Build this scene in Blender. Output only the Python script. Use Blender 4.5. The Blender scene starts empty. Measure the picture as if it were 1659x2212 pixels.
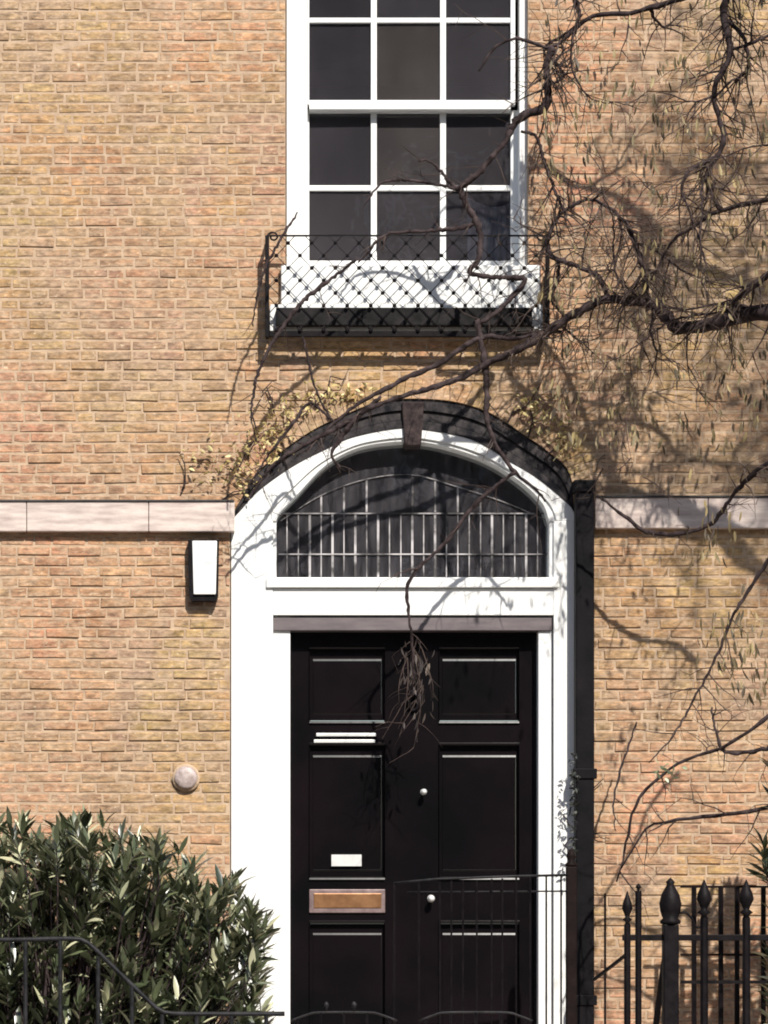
import bpy, math, random
from mathutils import Vector, noise
random.seed(7)
R = random.random
U = random.uniform
S = bpy.context.scene
COL = S.collection
# ------------------------------------------------------------------ camera, sky, sun, exposure
CAM = Vector((-0.5, -12.0, 1.6))
K = 500.0                                    # wall units per metre
def wx(u): return (u - 829.5) / K
def wz(v): return 0.45 + (2490 - v) / K
cam = bpy.data.objects.new('camera', bpy.data.cameras.new('camera')); COL.objects.link(cam)
cam.location = CAM; cam.rotation_euler = (math.radians(90), 0, 0)
cam.data.sensor_fit = 'HORIZONTAL'; cam.data.sensor_width = 36
FW = 1659 / K
cam.data.lens = 36 * 12 / FW
cam.data.shift_x = -CAM.x / FW
cam.data.shift_y = (wz(1106) - CAM.z) / FW
cam.data.clip_end = 500
S.camera = cam
SUN_E, SUN_A = math.radians(43), math.radians(17)
w = bpy.data.worlds.new('World'); S.world = w; w.use_nodes = True
nt = w.node_tree; nt.nodes.clear()
sky = nt.nodes.new('ShaderNodeTexSky'); sky.sky_type = 'NISHITA'; sky.sun_disc = False
sky.sun_elevation = SUN_E; sky.sun_rotation = math.pi - SUN_A
bg = nt.nodes.new('ShaderNodeBackground'); bg.inputs[1].default_value = 0.11
wo = nt.nodes.new('ShaderNodeOutputWorld')
nt.links.new(sky.outputs[0], bg.inputs[0]); nt.links.new(bg.outputs[0], wo.inputs[0])
sd = bpy.data.lights.new('sun', 'SUN'); sd.energy = 4.6; sd.angle = math.radians(0.8); sd.color = (1, .95, .87)
sun = bpy.data.objects.new('sun', sd); COL.objects.link(sun)
SV = Vector((math.cos(SUN_E) * math.sin(SUN_A), -math.cos(SUN_E) * math.cos(SUN_A), math.sin(SUN_E)))
sun.rotation_euler = SV.to_track_quat('Z', 'Y').to_euler()
sun.location = (4, -6, 12)
S.view_settings.view_transform = 'Standard'; S.view_settings.look = 'None'
S.view_settings.gamma = 1; S.view_settings.use_curve_mapping = False
S.view_settings.exposure = 0.35
S.cycles.max_bounces = 6; S.cycles.transparent_max_bounces = 12
S.cycles.use_denoising = True
S.cycles.filter_width = 1.9

# ------------------------------------------------------------------ helpers
def P(u, v, y=0.0):
    W = Vector((wx(u), 0, wz(v)))
    return CAM + (W - CAM) * ((y + 12.0) / 12.0)

def tag(o, label=None, cat=None, group=None, kind=None):
    if label: o['label'] = label
    if cat: o['category'] = cat
    if group: o['group'] = group
    if kind: o['kind'] = kind
    return o

def empty(name, loc, label=None, cat=None, group=None, parent=None):
    o = bpy.data.objects.new(name, None); COL.objects.link(o); o.location = loc
    o.empty_display_size = .1
    if parent: o.parent = parent; o.matrix_parent_inverse = parent_inv(parent)
    return tag(o, label, cat, group)

def parent_inv(p):
    from mathutils import Matrix
    loc = Vector(p.location)
    q = p.parent
    m = Matrix.Translation(-loc)
    return m

class MB:
    def __init__(s): s.v = []; s.f = []; s.t = []
    def add(s, vs, fs, tint=0.0):
        b = len(s.v); s.v += [tuple(p) for p in vs]
        s.f += [tuple(i + b for i in f) for f in fs]; s.t += [tint] * len(fs)
        return s
    def box(s, x0, x1, y0, y1, z0, z1, tint=0.0):
        if x0 > x1: x0, x1 = x1, x0
        if z0 > z1: z0, z1 = z1, z0
        if y0 > y1: y0, y1 = y1, y0
        v = [(x0,y0,z0),(x1,y0,z0),(x1,y1,z0),(x0,y1,z0),(x0,y0,z1),(x1,y0,z1),(x1,y1,z1),(x0,y1,z1)]
        return s.add(v, [(0,1,5,4),(1,2,6,5),(2,3,7,6),(3,0,4,7),(4,5,6,7),(3,2,1,0)], tint)
    def ub(s, u0, u1, v0, v1, yf, d):
        a = P(u0, v1, yf); b = P(u1, v0, yf)
        return s.box(a.x, b.x, yf, yf + d, a.z, b.z)
    def prism(s, pts, y0, y1):                       # pts: (x, z)
        n = len(pts)
        v = [(x, y0, z) for x, z in pts] + [(x, y1, z) for x, z in pts]
        f = [tuple(range(n)), tuple(range(2*n-1, n-1, -1))]
        f += [(i, i+n, (i+1) % n + n, (i+1) % n) for i in range(n)]
        return s.add(v, f)
    def ring(s, O, I, y0, y1):                       # two matching open curves (x, z)
        n = len(O); v = []
        for (a, b) in zip(O, I): v += [(a[0],y0,a[1]),(b[0],y0,b[1]),(b[0],y1,b[1]),(a[0],y1,a[1])]
        f = []
        for i in range(n-1):
            p, q = 4*i, 4*i+4
            f += [(p,q,q+1,p+1),(p+1,q+1,q+2,p+2),(p+2,q+2,q+3,p+3),(p+3,q+3,q,p)]
        f += [(0,1,2,3),(4*n-1,4*n-2,4*n-3,4*n-4)]
        return s.add(v, f)
    def tube(s, pts, rad, n=8, cap=True):
        pts = [Vector(p) for p in pts]
        if not isinstance(rad, (list, tuple)): rad = [rad] * len(pts)
        v = []; f = []
        up = Vector((0.13, 0.31, 0.94)).normalized()
        prev = None
        for i, p in enumerate(pts):
            t = (pts[min(i+1, len(pts)-1)] - pts[max(i-1, 0)])
            if t.length < 1e-9: t = Vector((0,0,1))
            t.normalize()
            a = (prev - t * prev.dot(t)) if prev else t.cross(up)
            if a.length < 1e-4: a = t.cross(Vector((1,0,0)))
            a.normalize(); prev = a; b = t.cross(a)
            for k in range(n):
                an = 2*math.pi*k/n
                v.append(p + (a*math.cos(an) + b*math.sin(an)) * rad[i])
        for i in range(len(pts)-1):
            for k in range(n):
                f.append((i*n+k, i*n+(k+1)%n, (i+1)*n+(k+1)%n, (i+1)*n+k))
        if cap and n > 3: f += [tuple(range(n-1,-1,-1)), tuple((len(pts)-1)*n+k for k in range(n))]
        return s.add(v, f)
    def lathe(s, c, prof, n=16, axis='Z'):           # prof: (r, h)
        v = []; f = []
        for r, h in prof:
            for k in range(n):
                a = 2*math.pi*k/n
                if axis == 'Z': v.append((c[0]+r*math.cos(a), c[1]+r*math.sin(a), c[2]+h))
                else: v.append((c[0]+r*math.cos(a), c[1]-h, c[2]+r*math.sin(a)))
        for i in range(len(prof)-1):
            for k in range(n): f.append((i*n+k, i*n+(k+1)%n, (i+1)*n+(k+1)%n, (i+1)*n+k))
        f += [tuple(range(n-1,-1,-1)), tuple((len(prof)-1)*n+k for k in range(n))]
        return s.add(v, f)
    def build(s, name, m, parent=None, kind=None, bev=0, smooth=False, tint=False):
        me = bpy.data.meshes.new(name); me.from_pydata(s.v, [], s.f); me.materials.append(m)
        if tint:
            a = me.attributes.new('tint', 'FLOAT', 'FACE'); a.data.foreach_set('value', s.t)
        o = bpy.data.objects.new(name, me)
        return fin(o, parent, kind, bev, smooth)

def fin(o, parent=None, kind=None, bev=0, smooth=False):
    COL.objects.link(o)
    if smooth: o.data.shade_smooth()
    if kind: o['kind'] = kind
    if parent:
        o.parent = parent; o.matrix_parent_inverse = parent_inv(parent)
    if bev:
        b = o.modifiers.new('edge', 'BEVEL'); b.width = bev; b.segments = 2; b.limit_method = 'ANGLE'
    return o

def crv(pts, n=40, closed=False):
    """Catmull-Rom resample, evenly by length."""
    q = [Vector(p) for p in pts]; out = []
    q2 = [q[0]*2 - q[1]] + q + [q[-1]*2 - q[-2]]
    for i in range(1, len(q2)-2):
        for k in range(12):
            t = k/12
            a, b, c, d = q2[i-1:i+3]
            out.append(0.5*((2*b)+(c-a)*t+(2*a-5*b+4*c-d)*t*t+(3*b-a-3*c+d)*t**3))
    out.append(q[-1])
    L = [0]
    for i in range(1, len(out)): L.append(L[-1] + (out[i]-out[i-1]).length)
    res = []; j = 0
    for k in range(n):
        s = L[-1]*k/(n-1)
        while j < len(L)-2 and L[j+1] < s: j += 1
        t = (s-L[j])/max(L[j+1]-L[j], 1e-9)
        res.append(out[j].lerp(out[j+1], min(1, t)))
    return res

# ------------------------------------------------------------------ materials
def mat(name):
    m = bpy.data.materials.new(name); m.use_nodes = True
    return m, m.node_tree, m.node_tree.nodes['Principled BSDF']
def N(t, typ, **kw):
    n = t.nodes.new(typ)
    for k, x in kw.items(): setattr(n, k, x)
    return n
def mapped(t, scale, src='Position'):
    g = N(t, 'ShaderNodeNewGeometry') if src == 'Position' else N(t, 'ShaderNodeTexCoord')
    mp = N(t, 'ShaderNodeMapping'); mp.inputs['Scale'].default_value = scale
    t.links.new(g.outputs[src], mp.inputs[0]); return mp.outputs[0]
def nz(t, scale, detail=3, rough=.55, vec=(1,1,1), src='Position'):
    n = N(t, 'ShaderNodeTexNoise'); n.inputs['Scale'].default_value = scale
    n.inputs['Detail'].default_value = detail; n.inputs['Roughness'].default_value = rough
    t.links.new(mapped(t, vec, src), n.inputs['Vector']); return n.outputs[0]
def rmp(t, fac, stops, interp='LINEAR'):
    r = N(t, 'ShaderNodeValToRGB'); r.color_ramp.interpolation = interp
    e = r.color_ramp.elements
    while len(e) < len(stops): e.new(.5)
    for i, (p, c) in enumerate(stops):
        e[i].position = p; e[i].color = (c if isinstance(c, tuple) else (c, c, c)) + (1,)
    t.links.new(fac, r.inputs[0]); return r.outputs[0]
def mx(t, fac, a, b, mode='MIX'):
    n = N(t, 'ShaderNodeMix', data_type='RGBA', blend_type=mode)
    for sock, val in ((n.inputs[0], fac), (n.inputs[6], a), (n.inputs[7], b)):
        if isinstance(val, (int, float)): sock.default_value = val
        elif isinstance(val, tuple): sock.default_value = val + (1,)
        else: t.links.new(val, sock)
    return n.outputs[2]
def bump(t, b, h, strength=.3, dist=.005):
    n = N(t, 'ShaderNodeBump'); n.inputs['Strength'].default_value = strength; n.inputs['Distance'].default_value = dist
    t.links.new(h, n.inputs['Height']); t.links.new(n.outputs[0], b.inputs['Normal'])

def simple(name, c1, c2, rough=.6, scale=12, bmp=.15, metal=0, vec=(1,1,1), lo=.35, hi=.7, spec=.5):
    m, t, b = mat(name)
    f = nz(t, scale, 5, .6, vec)
    c = rmp(t, f, [(lo, c1), (hi, c2)])
    t.links.new(c, b.inputs['Base Color']); b.inputs['Roughness'].default_value = rough; b.inputs['Metallic'].default_value = metal
    bump(t, b, nz(t, scale*6, 3), bmp, .003)
    b.inputs['Specular IOR Level'].default_value = spec
    return m

def brick_material():
    m, t, b = mat('stock_brick')
    oi = N(t, 'ShaderNodeObjectInfo'); at = N(t, 'ShaderNodeAttribute', attribute_name='tint')
    ad = N(t, 'ShaderNodeMath', operation='ADD'); fr = N(t, 'ShaderNodeMath', operation='FRACT')
    t.links.new(oi.outputs['Random'], ad.inputs[0]); t.links.new(at.outputs['Fac'], ad.inputs[1]); t.links.new(ad.outputs[0], fr.inputs[0])
    base = rmp(t, fr.outputs[0], [(0,(.50,.315,.175)),(.14,(.53,.35,.20)),(.28,(.55,.33,.20)),(.42,(.46,.285,.165)),(.56,(.54,.375,.21)),
                                  (.68,(.50,.28,.17)),(.80,(.44,.29,.19)),(.90,(.35,.215,.14)),(.965,(.58,.41,.25)),(1,(.30,.18,.12))], 'CONSTANT')
    zone = rmp(t, nz(t, 1.6, 3, .5), [(.34,(.60,.28,.19)),(.43,(.56,.33,.21)),(.52,(.50,.34,.20)),(.59,(.44,.31,.25)),(.66,(.58,.43,.17))])
    c = mx(t, .6, base, zone)
    # darker, browner blotches scattered by noise over the whole facade
    wz_ = rmp(t, nz(t, 3.1, 4, .6), [(.40,(1.04,1.03,1.0)),(.64,(.68,.64,.60))])
    c = mx(t, .8, c, wz_, 'MULTIPLY')
    big = rmp(t, nz(t, .9, 3, .6), [(.36,(1.12,.93,.86)),(.5,(1.0,1.0,1.0)),(.62,(1.0,1.02,.78))])
    c = mx(t, 1, c, big, 'MULTIPLY')
    st = rmp(t, nz(t, 14, 4, .65, (1,1,3.6)), [(.3,.58),(.5,1.0),(.70,1.34)])
    c = mx(t, 1, c, st, 'MULTIPLY')
    sp = rmp(t, nz(t, 42, 3, .6, (1,1,1.7)), [(.60,0.0),(.70,1.0)])
    c = mx(t, sp, c, (.70,.54,.38))
    pit = rmp(t, nz(t, 30, 3, .6, (1,1,2.2)), [(.27,1.0),(.35,0.0)])
    c = mx(t, pit, c, (.16,.10,.06))
    sm = rmp(t, nz(t, 11, 6, .72, (1,1,2.6)), [(.46,0.0),(.62,.8)])        # pointing smeared over the faces
    c = mx(t, sm, c, (.52,.375,.26))
    fl = rmp(t, nz(t, 26, 5, .75, (1,1,2.2)), [(.30,.48),(.5,1.0),(.68,1.48)])
    c = mx(t, 1, c, fl, 'MULTIPLY')
    hs = N(t, 'ShaderNodeHueSaturation'); hs.inputs['Saturation'].default_value = .95; hs.inputs['Value'].default_value = .84
    t.links.new(c, hs.inputs['Color'])
    t.links.new(mx(t, 1, hs.outputs[0], (1.0,.965,.90), 'MULTIPLY'), b.inputs['Base Color']); b.inputs['Roughness'].default_value = .93
    bump(t, b, nz(t, 38, 5, .75), .45, .005)
    return m
M_brick = brick_material()
M_mortar = simple('lime_mortar', (.36,.25,.165), (.54,.395,.27), .95, 17, .8, lo=.3, hi=.62)
M_white = simple('white_paint', (.76,.76,.75), (.84,.84,.82), .45, 5, .12, lo=.25, hi=.5)
M_stone = simple('pale_stone', (.42,.33,.30), (.68,.58,.52), .85, 7, .5, vec=(1,1,6), lo=.3, hi=.62)
M_arch_shadow = simple('arch_shadow_dark', (.010,.010,.013), (.075,.066,.066), .85, 20, .8, spec=.15)  # shadow band of the brick arch put into the colour
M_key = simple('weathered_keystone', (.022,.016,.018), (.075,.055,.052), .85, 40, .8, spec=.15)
M_head = simple('mauve_grey_head', (.11,.09,.095), (.17,.14,.145), .6, 7, .2, vec=(1,1,6))  # mauve-grey tone of the strip above the door leaf
M_black = simple('black_iron_paint', (.004,.003,.004), (.012,.009,.010), .55, 25, .3, spec=.12)
M_pipe = simple('black_pipe_paint', (.003,.003,.004), (.010,.008,.010), .6, 9, .25, spec=.12)
M_brown = simple('brown_black_post', (.006,.003,.003), (.016,.009,.008), .65, 12, .3, spec=.12)
M_grey_iron = simple('worn_grey_rail', (.006,.006,.007), (.03,.029,.031), .5, 20, .3, spec=.2)
M_brass = simple('brass', (.30,.15,.07), (.52,.27,.13), .32, 14, .1, .6)
M_silver = simple('pale_metal', (.7,.7,.68), (.85,.85,.82), .35, 14, .1, .2)
M_plate = simple('tarnished_metal', (.16,.11,.11), (.30,.22,.21), .45, 20, .2, .2)
M_pave = simple('pavement_stone', (.22,.20,.18), (.36,.33,.29), .9, 3, .3)
M_road = simple('asphalt', (.04,.04,.042), (.07,.07,.072), .95, 40, .5)
M_soil = simple('soil', (.03,.02,.012), (.07,.05,.03), 1, 20, .8)
M_bark = simple('tree_bark', (.012,.007,.007), (.085,.062,.062), .85, 26, .9, vec=(1,1,1), spec=.2)
M_twig = simple('twig_bark', (.025,.014,.012), (.11,.075,.06), .85, 15, .4)
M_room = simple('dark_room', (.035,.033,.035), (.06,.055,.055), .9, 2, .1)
M_curtain = simple('grey_curtain', (.40,.42,.52), (.70,.72,.82), .9, 14, .2, vec=(3,1,.3))
M_dwall = simple('dark_zinc_and_sill_shade', (.008,.008,.008), (.028,.025,.026), .8, 14, .4, spec=.15)  # roof zinc, also the dark panel standing for shade under the sill

def door_mat():
    m, t, b = mat('black_gloss_door_paint')
    f = nz(t, 2.5, 4, .6)
    t.links.new(rmp(t, f, [(.35,(.0025,.0025,.003)),(.7,(.008,.0045,.006))]), b.inputs['Base Color'])
    b.inputs['Roughness'].default_value = .24; b.inputs['Specular IOR Level'].default_value = .35
    bump(t, b, nz(t, 9, 4), .12, .004)
    return m
M_door = door_mat()

def glass_mat(name, c1, c2, film, vec, sc):
    m, t, b = mat(name); t.nodes.remove(b)
    out = t.nodes['Material Output']
    g = N(t, 'ShaderNodeBsdfGlossy'); g.inputs['Roughness'].default_value = .03; g.inputs['Color'].default_value = (.9,.92,.95,1)
    tr = N(t, 'ShaderNodeBsdfTransparent'); tr.inputs[0].default_value = (.82,.84,.84,1)
    fz = N(t, 'ShaderNodeFresnel'); fz.inputs[0].default_value = 1.5
    ml = N(t, 'ShaderNodeMath', operation='MULTIPLY'); ml.inputs[1].default_value = 1.5
    df = N(t, 'ShaderNodeBsdfDiffuse'); t.links.new(rmp(t, nz(t, sc, 4, .6, vec), [(.35,c1),(.7,c2)]), df.inputs[0])
    oi = N(t, 'ShaderNodeObjectInfo')
    t.links.new(mx(t, 1, rmp(t, nz(t, sc, 4, .6, vec), [(.35,c1),(.7,c2)]), rmp(t, oi.outputs['Random'], [(0,(.42,.42,.48)),(.5,(.75,.76,.86)),(1,(1.0,.95,.92))]), 'MULTIPLY'), df.inputs[0])  # per-pane film tint stands in for differing reflections
    m1 = N(t, 'ShaderNodeMixShader'); m1.inputs[0].default_value = film
    t.links.new(tr.outputs[0], m1.inputs[1]); t.links.new(df.outputs[0], m1.inputs[2])
    m2 = N(t, 'ShaderNodeMixShader'); t.links.new(fz.outputs[0], ml.inputs[0]); t.links.new(ml.outputs[0], m2.inputs[0])
    t.links.new(m1.outputs[0], m2.inputs[1]); t.links.new(g.outputs[0], m2.inputs[2])
    bp = N(t, 'ShaderNodeBump'); bp.inputs['Strength'].default_value = .25; bp.inputs['Distance'].default_value = .004
    t.links.new(nz(t, 7, 2), bp.inputs['Height']); t.links.new(bp.outputs[0], g.inputs['Normal'])
    t.links.new(m2.outputs[0], out.inputs[0])
    return m
M_glass = glass_mat('old_window_glass', (.30,.275,.28), (.42,.385,.39), .13, (1,1,.6), 5)
M_fanglass = glass_mat('dusty_fanlight_glass', (.16,.15,.15), (.62,.58,.57), .14, (1,1,.12), 34)

def leaf_mat(name, c1, c2, c3, rough=.33):
    m, t, b = mat(name)
    oi = N(t, 'ShaderNodeObjectInfo'); at = N(t, 'ShaderNodeAttribute', attribute_name='tint')
    ad = N(t, 'ShaderNodeMath', operation='ADD'); fr = N(t, 'ShaderNodeMath', operation='FRACT')
    t.links.new(oi.outputs['Random'], ad.inputs[0]); t.links.new(at.outputs['Fac'], ad.inputs[1]); t.links.new(ad.outputs[0], fr.inputs[0])
    c = rmp(t, fr.outputs[0], [(0, c1), (.6, c2), (.70, c2), (1, c3)])
    t.links.new(c, b.inputs['Base Color']); b.inputs['Roughness'].default_value = rough
    b.inputs['Specular IOR Level'].default_value = .9
    return m
M_leaf = leaf_mat('shrub_leaf', (.020,.030,.014), (.105,.125,.062), (.66,.64,.42))  # palest tone puts the gloss highlights of some leaves into their colour
M_bud = leaf_mat('drooping_seed_pods', (.05,.032,.016), (.17,.125,.05), (.42,.32,.14), .7)
M_sprig = leaf_mat('sprig_leaf', (.16,.22,.10), (.35,.42,.26), (.6,.65,.5), .5)

# ------------------------------------------------------------------ ground
def struct(mb, name, m, label=None, bev=0):
    return tag(mb.build(name, m, None, 'structure', bev), label)
struct(MB().box(-60,60,-200,60,-.30,-.12), 'road', M_road)
struct(MB().box(-30,30,-3.6,.34,-.118,0), 'pavement', M_pave)
struct(MB().box(-30,30,-3.78,-3.602,-.118,.004), 'kerb', M_stone, bev=.01)
st = MB()
for i in range(3): st.box(wx(440), wx(1300), -1.05 + .33*i, .0, .15*i + .002, .15*(i+1))
struct(st, 'steps', M_stone, bev=.01)
struct(MB().box(-2.8, wx(430), -1.15, -.02, .002, .16), 'flower_bed', M_soil)

# ------------------------------------------------------------------ house
house = empty('brick_house', (0, .2, 0), 'tan stock brick house front with a white framed arched black door and tall sash window', 'house')
A = [(497,1125),(515,1091),(567,1012),(661,940),(744,898),(822,869),(901,863),(984,870),(1057,893),(1119,932),(1182,976),(1229,1023),(1242,1125)]
B = [(499,1125),(519,1103),(561,1058),(636,1005),(711,967),(763,944),(854,926),(916,928),(1020,950),(1098,995),(1161,1033),(1234,1096),(1241,1125)]
Cc = [(597,1125),(603,1108),(640,1070),(703,1005),(770,968),(848,954),(916,955),(984,970),(1057,997),(1125,1040),(1171,1085),(1187,1125)]
def cu(pts, y, n=48):
    out = []
    for p in crv([(a, b, 0) for a, b in pts], n):
        q = P(p.x, p.y, y); out.append((q.x, q.z))
    return out
A0 = cu(A, 0, 60)
XL, XR = -8.0, 8.0
YB = .34
uw0, uw1, vw0, vw1 = 617, 1141, -125, 600
wl = MB()
Y0 = .007
xa, xb = wx(497), wx(1242)
zt = 9.0
wl.box(XL, xa, Y0, YB, 0, zt)
wl.box(xb, XR, Y0, YB, 0, zt)
wl.box(xa, xb, Y0, YB, wz(vw0), zt)
wl.box(xa, wx(uw0), Y0, YB, wz(vw1), wz(vw0))
wl.box(wx(uw1), xb, Y0, YB, wz(vw1), wz(vw0))
top = wz(858)
wl.box(xa, xb, Y0, YB, top, wz(vw1))
for i in range(len(A0)-1):
    (x0, z0), (x1, z1) = A0[i], A0[i+1]
    if x1 - x0 > 1e-5: wl.prism([(x0, z0), (x1, z1), (x1, top), (x0, top)], Y0, YB)
wl.box(xa, xb, Y0, YB, 0, .44)
wall = wl.build('wall', M_mortar, house)

# bricks, Flemish bond
def arch_z(x, grow=0):
    """height of the arch curve (plus ring) at x"""
    best = None
    for i in range(len(A0)-1):
        if A0[i][0] <= x <= A0[i+1][0]:
            t = (x-A0[i][0])/max(1e-6, A0[i+1][0]-A0[i][0]); best = A0[i][1]*(1-t)+A0[i+1][1]*t
    return best
PITCH = .0445; J = .006; SL = .144; HL = .069
bricks = []
RG = .088                                             # arch ring length
def spans(z0, z1):
    zc = (z0+z1)/2
    sp = [(-4.6, 4.6)]
    def cut(a, b):
        nonlocal sp; o = []
        for s in sp:
            if b <= s[0] or a >= s[1]: o.append(s); continue
            if s[0] < a: o.append((s[0], a))
            if b < s[1]: o.append((b, s[1]))
        sp = o
    if wz(vw1) - .001 < zc < wz(vw0): cut(wx(uw0), wx(uw1))
    zspring = wz(1125)
    if zc <= zspring: cut(xa, xb)
    elif zc < wz(858) + RG:
        # outside of the ring
        L, Rr = None, None
        for (x, z), (ox, oz) in zip(A0, ringO):
            if oz >= zc:
                if L is None: L = ox
                Rr = ox
        if L is not None: cut(L + .012, Rr - .012)
    if zc < .44: cut(wx(440), wx(1300))
    return sp
# ring outer curve
ringO = []
for i, (x, z) in enumerate(A0):
    a = A0[max(0, i-1)]; b = A0[min(len(A0)-1, i+1)]
    t = Vector((b[0]-a[0], b[1]-a[1])).normalized(); n_ = Vector((-t.y, t.x))
    ringO.append((x + n_.x*RG, z + n_.y*RG))
band = [(wz(1152), wz(1078))]
z = 0.004; row = 0
while z < 7.0:
    z0, z1 = z, z + PITCH - J
    hid = any(z0 > b0 + .0 and z1 < b1 for b0, b1 in band)
    if not hid:
        x = -4.6 - (0.06 if row % 2 else 0.0) - U(0, .02); k = row % 2; xs = []
        x -= .06 * (row % 3)
        while x < 4.7:
            L = SL if k % 2 == 0 else HL
            L *= U(.96, 1.04)
            xs.append((x, x+L)); x += L + J*U(.7, 1.3); k += 1
        for s in spans(z0, z1):
            for a, b in xs:
                a2, b2 = max(a, s[0]), min(b, s[1])
                if b2 - a2 > .02:
                    bricks.append((a2, b2, z0 + U(-.0015,.0015), z1 + U(-.0015,.0015)))
    z += PITCH; row += 1

def infr(a, b, z0, z1):
    return a > wx(5) and b < wx(1650) and z0 > wz(2200) and z1 < wz(10)
free = [b for b in bricks if infr(*b) and b[1]-b[0] > .135 and not (b[2] < wz(1700) and b[0] < wx(480))
        and not (b[3] > wz(1165) and b[2] < wz(1060))]
free.sort(key=lambda b: (abs((b[0]+b[1])/2 - CAM.x)**2 + ((b[2]+b[3])/2 - CAM.z)**2))
singles = set(free[:300])
def brick_shape(mb, a, b, z0, z1, yf=None, ch=.004):
    j = lambda s=.0030: U(-s, s)
    y = yf if yf is not None else U(.0036, .0056) - (.0025 if R() < .06 else 0)
    if R() < .03 and yf is None: y = .0062
    v = [(a+ch+j(), y+j(.001), z0+ch+j()), (b-ch+j(), y+j(.001), z0+ch+j()), (b-ch+j(), y+j(.001), z1-ch+j()), (a+ch+j(), y+j(.001), z1-ch+j()),
         (a, .0105, z0), (b, .0105, z0), (b, .0105, z1), (a, .0105, z1)]
    mb.add(v, [(0,1,2,3),(4,5,1,0),(5,6,2,1),(6,7,3,2),(7,4,0,3)], R())
mass = MB()
for b in bricks:
    if b not in singles: brick_shape(mass, *b)
# arch ring of rubbed bricks
nv = 0
RL = crv([(p[0], p[1], 0) for p in A0], 61); RO = crv([(p[0], p[1], 0) for p in ringO], 61)
for i in range(60):
    a, b, c, d = RL[i], RL[i+1], RO[i+1], RO[i]
    cx = (a+b+c+d)/4
    if c.x > xb + .12 or d.x < xa - .12: pass
    q = [p.lerp(cx, .05) for p in (a, b, c, d)]
    y = -.006 + U(-.001, .001)
    mass.add([(p.x, y, p.y) for p in [q_.lerp(cx, .03) for q_ in q]] + [(p.x, .012, p.y) for p in q],
             [(0,1,2,3),(4,5,1,0),(5,6,2,1),(6,7,3,2),(7,4,0,3)], R())
mass.build('brick', M_brick, house, 'stuff', tint=True)['label'] = 'further bricks of the wall'
protos = []
for i in range(8):
    mb = MB(); brick_shape(mb, -SL/2, SL/2, -(PITCH-J)/2, (PITCH-J)/2, .002)
    me = bpy.data.meshes.new('brick'); me.from_pydata(mb.v, [], mb.f); me.materials.append(M_brick); protos.append(me)
for (a, b, z0, z1) in free[:300]:
    o = bpy.data.objects.new('brick', random.choice(protos))
    fin(o, house)
    o.location = ((a+b)/2, U(-.003, .002), (z0+z1)/2); o.scale = ((b-a)/SL, 1, (z1-z0)/(PITCH-J))

# string course (left and right of the door)
sc = MB()
def stones(u0, u1, v0, v1):
    u = u0
    while u < u1 - 5:
        L = min(U(230, 330), u1-u)
        m_ = MB(); m_.ub(u, u+L-1.2, v0, v1, -.036, .06)
        m_.build('course_stone', M_stone, strc, bev=.004); u += L
strc = empty('string_course', (0,0,wz(1115)), parent=house)
stones(-1400, 508, 1083, 1148); stones(1286, 3000, 1074, 1141)
M_lead0 = simple('lead_sheet', (.02,.018,.018), (.07,.06,.06), .7, 14, .4)
for a_, b_, v_ in ((-1400, 506, 1079.5), (1288, 3000, 1070.5)):
    m_ = MB(); m_.ub(a_, b_, v_-.2, v_+3.3, -.042, .06); m_.build('lead_flashing', M_lead0, strc)

# ---- window
win = empty('sash_window', (wx(880), .1, wz(240)), parent=house)
fr = MB()
fr.ub(619,664,-140,590,.045,.10); fr.ub(1122,1139,-140,590,.045,.10); fr.ub(664,1122,-140,-95,.045,.10)
fr.build('window_frame', M_white, win, bev=.003)
us = MB()                                            # upper sash (outer)
us.ub(664.5,668,-95,226,.07,.035); us.ub(1103,1113,-95,226,.07,.035); us.ub(668,1103,216,236,.069,.04); us.ub(668,1103,-95,-80,.07,.035)
us.build('upper_sash', M_white, win, bev=.002)
ls = MB()                                            # lower sash, set back
ls.ub(660,668,236,585,.115,.035); ls.ub(1103,1122,238,585,.115,.035); ls.ub(668,1103,563,590,.113,.038); ls.ub(668,1103,237,243,.116,.03)
ls.build('lower_sash', M_white, win, bev=.002)
for (c, wd) in ((807.5, 13), (957, 13)):
    MB().ub(c-wd/2, c+wd/2, -80, 216, .075, .025).build('glazing_bar', M_white, win, bev=.003)
    MB().ub(c-wd/2, c+wd/2, 243, 563, .119, .025).build('glazing_bar', M_white, win, bev=.003)
cols = [(668, 801), (814, 950.5), (963.5, 1103)]
for c0, c1 in cols:
    MB().ub(c0, c1, 38, 49, .077, .022).build('glazing_bar', M_white, win, bev=.003)
    MB().ub(c0, c1, 400, 412, .121, .022).build('glazing_bar', M_white, win, bev=.003)
    for v0, v1, y in ((-80, 38, .09), (49, 216, .09), (243, 400, .134), (412, 563, .134)):
        m_ = MB(); a = P(c0, v1, y); b = P(c1, v0, y); t1, t2 = U(-.003,.003), U(-.003,.003)
        m_.add([(a.x,y+t1,a.z),(b.x,y+t2,a.z),(b.x,y-t1,b.z),(a.x,y-t2,b.z)], [(0,1,2,3)])
        m_.build('pane', M_glass, win)
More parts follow.
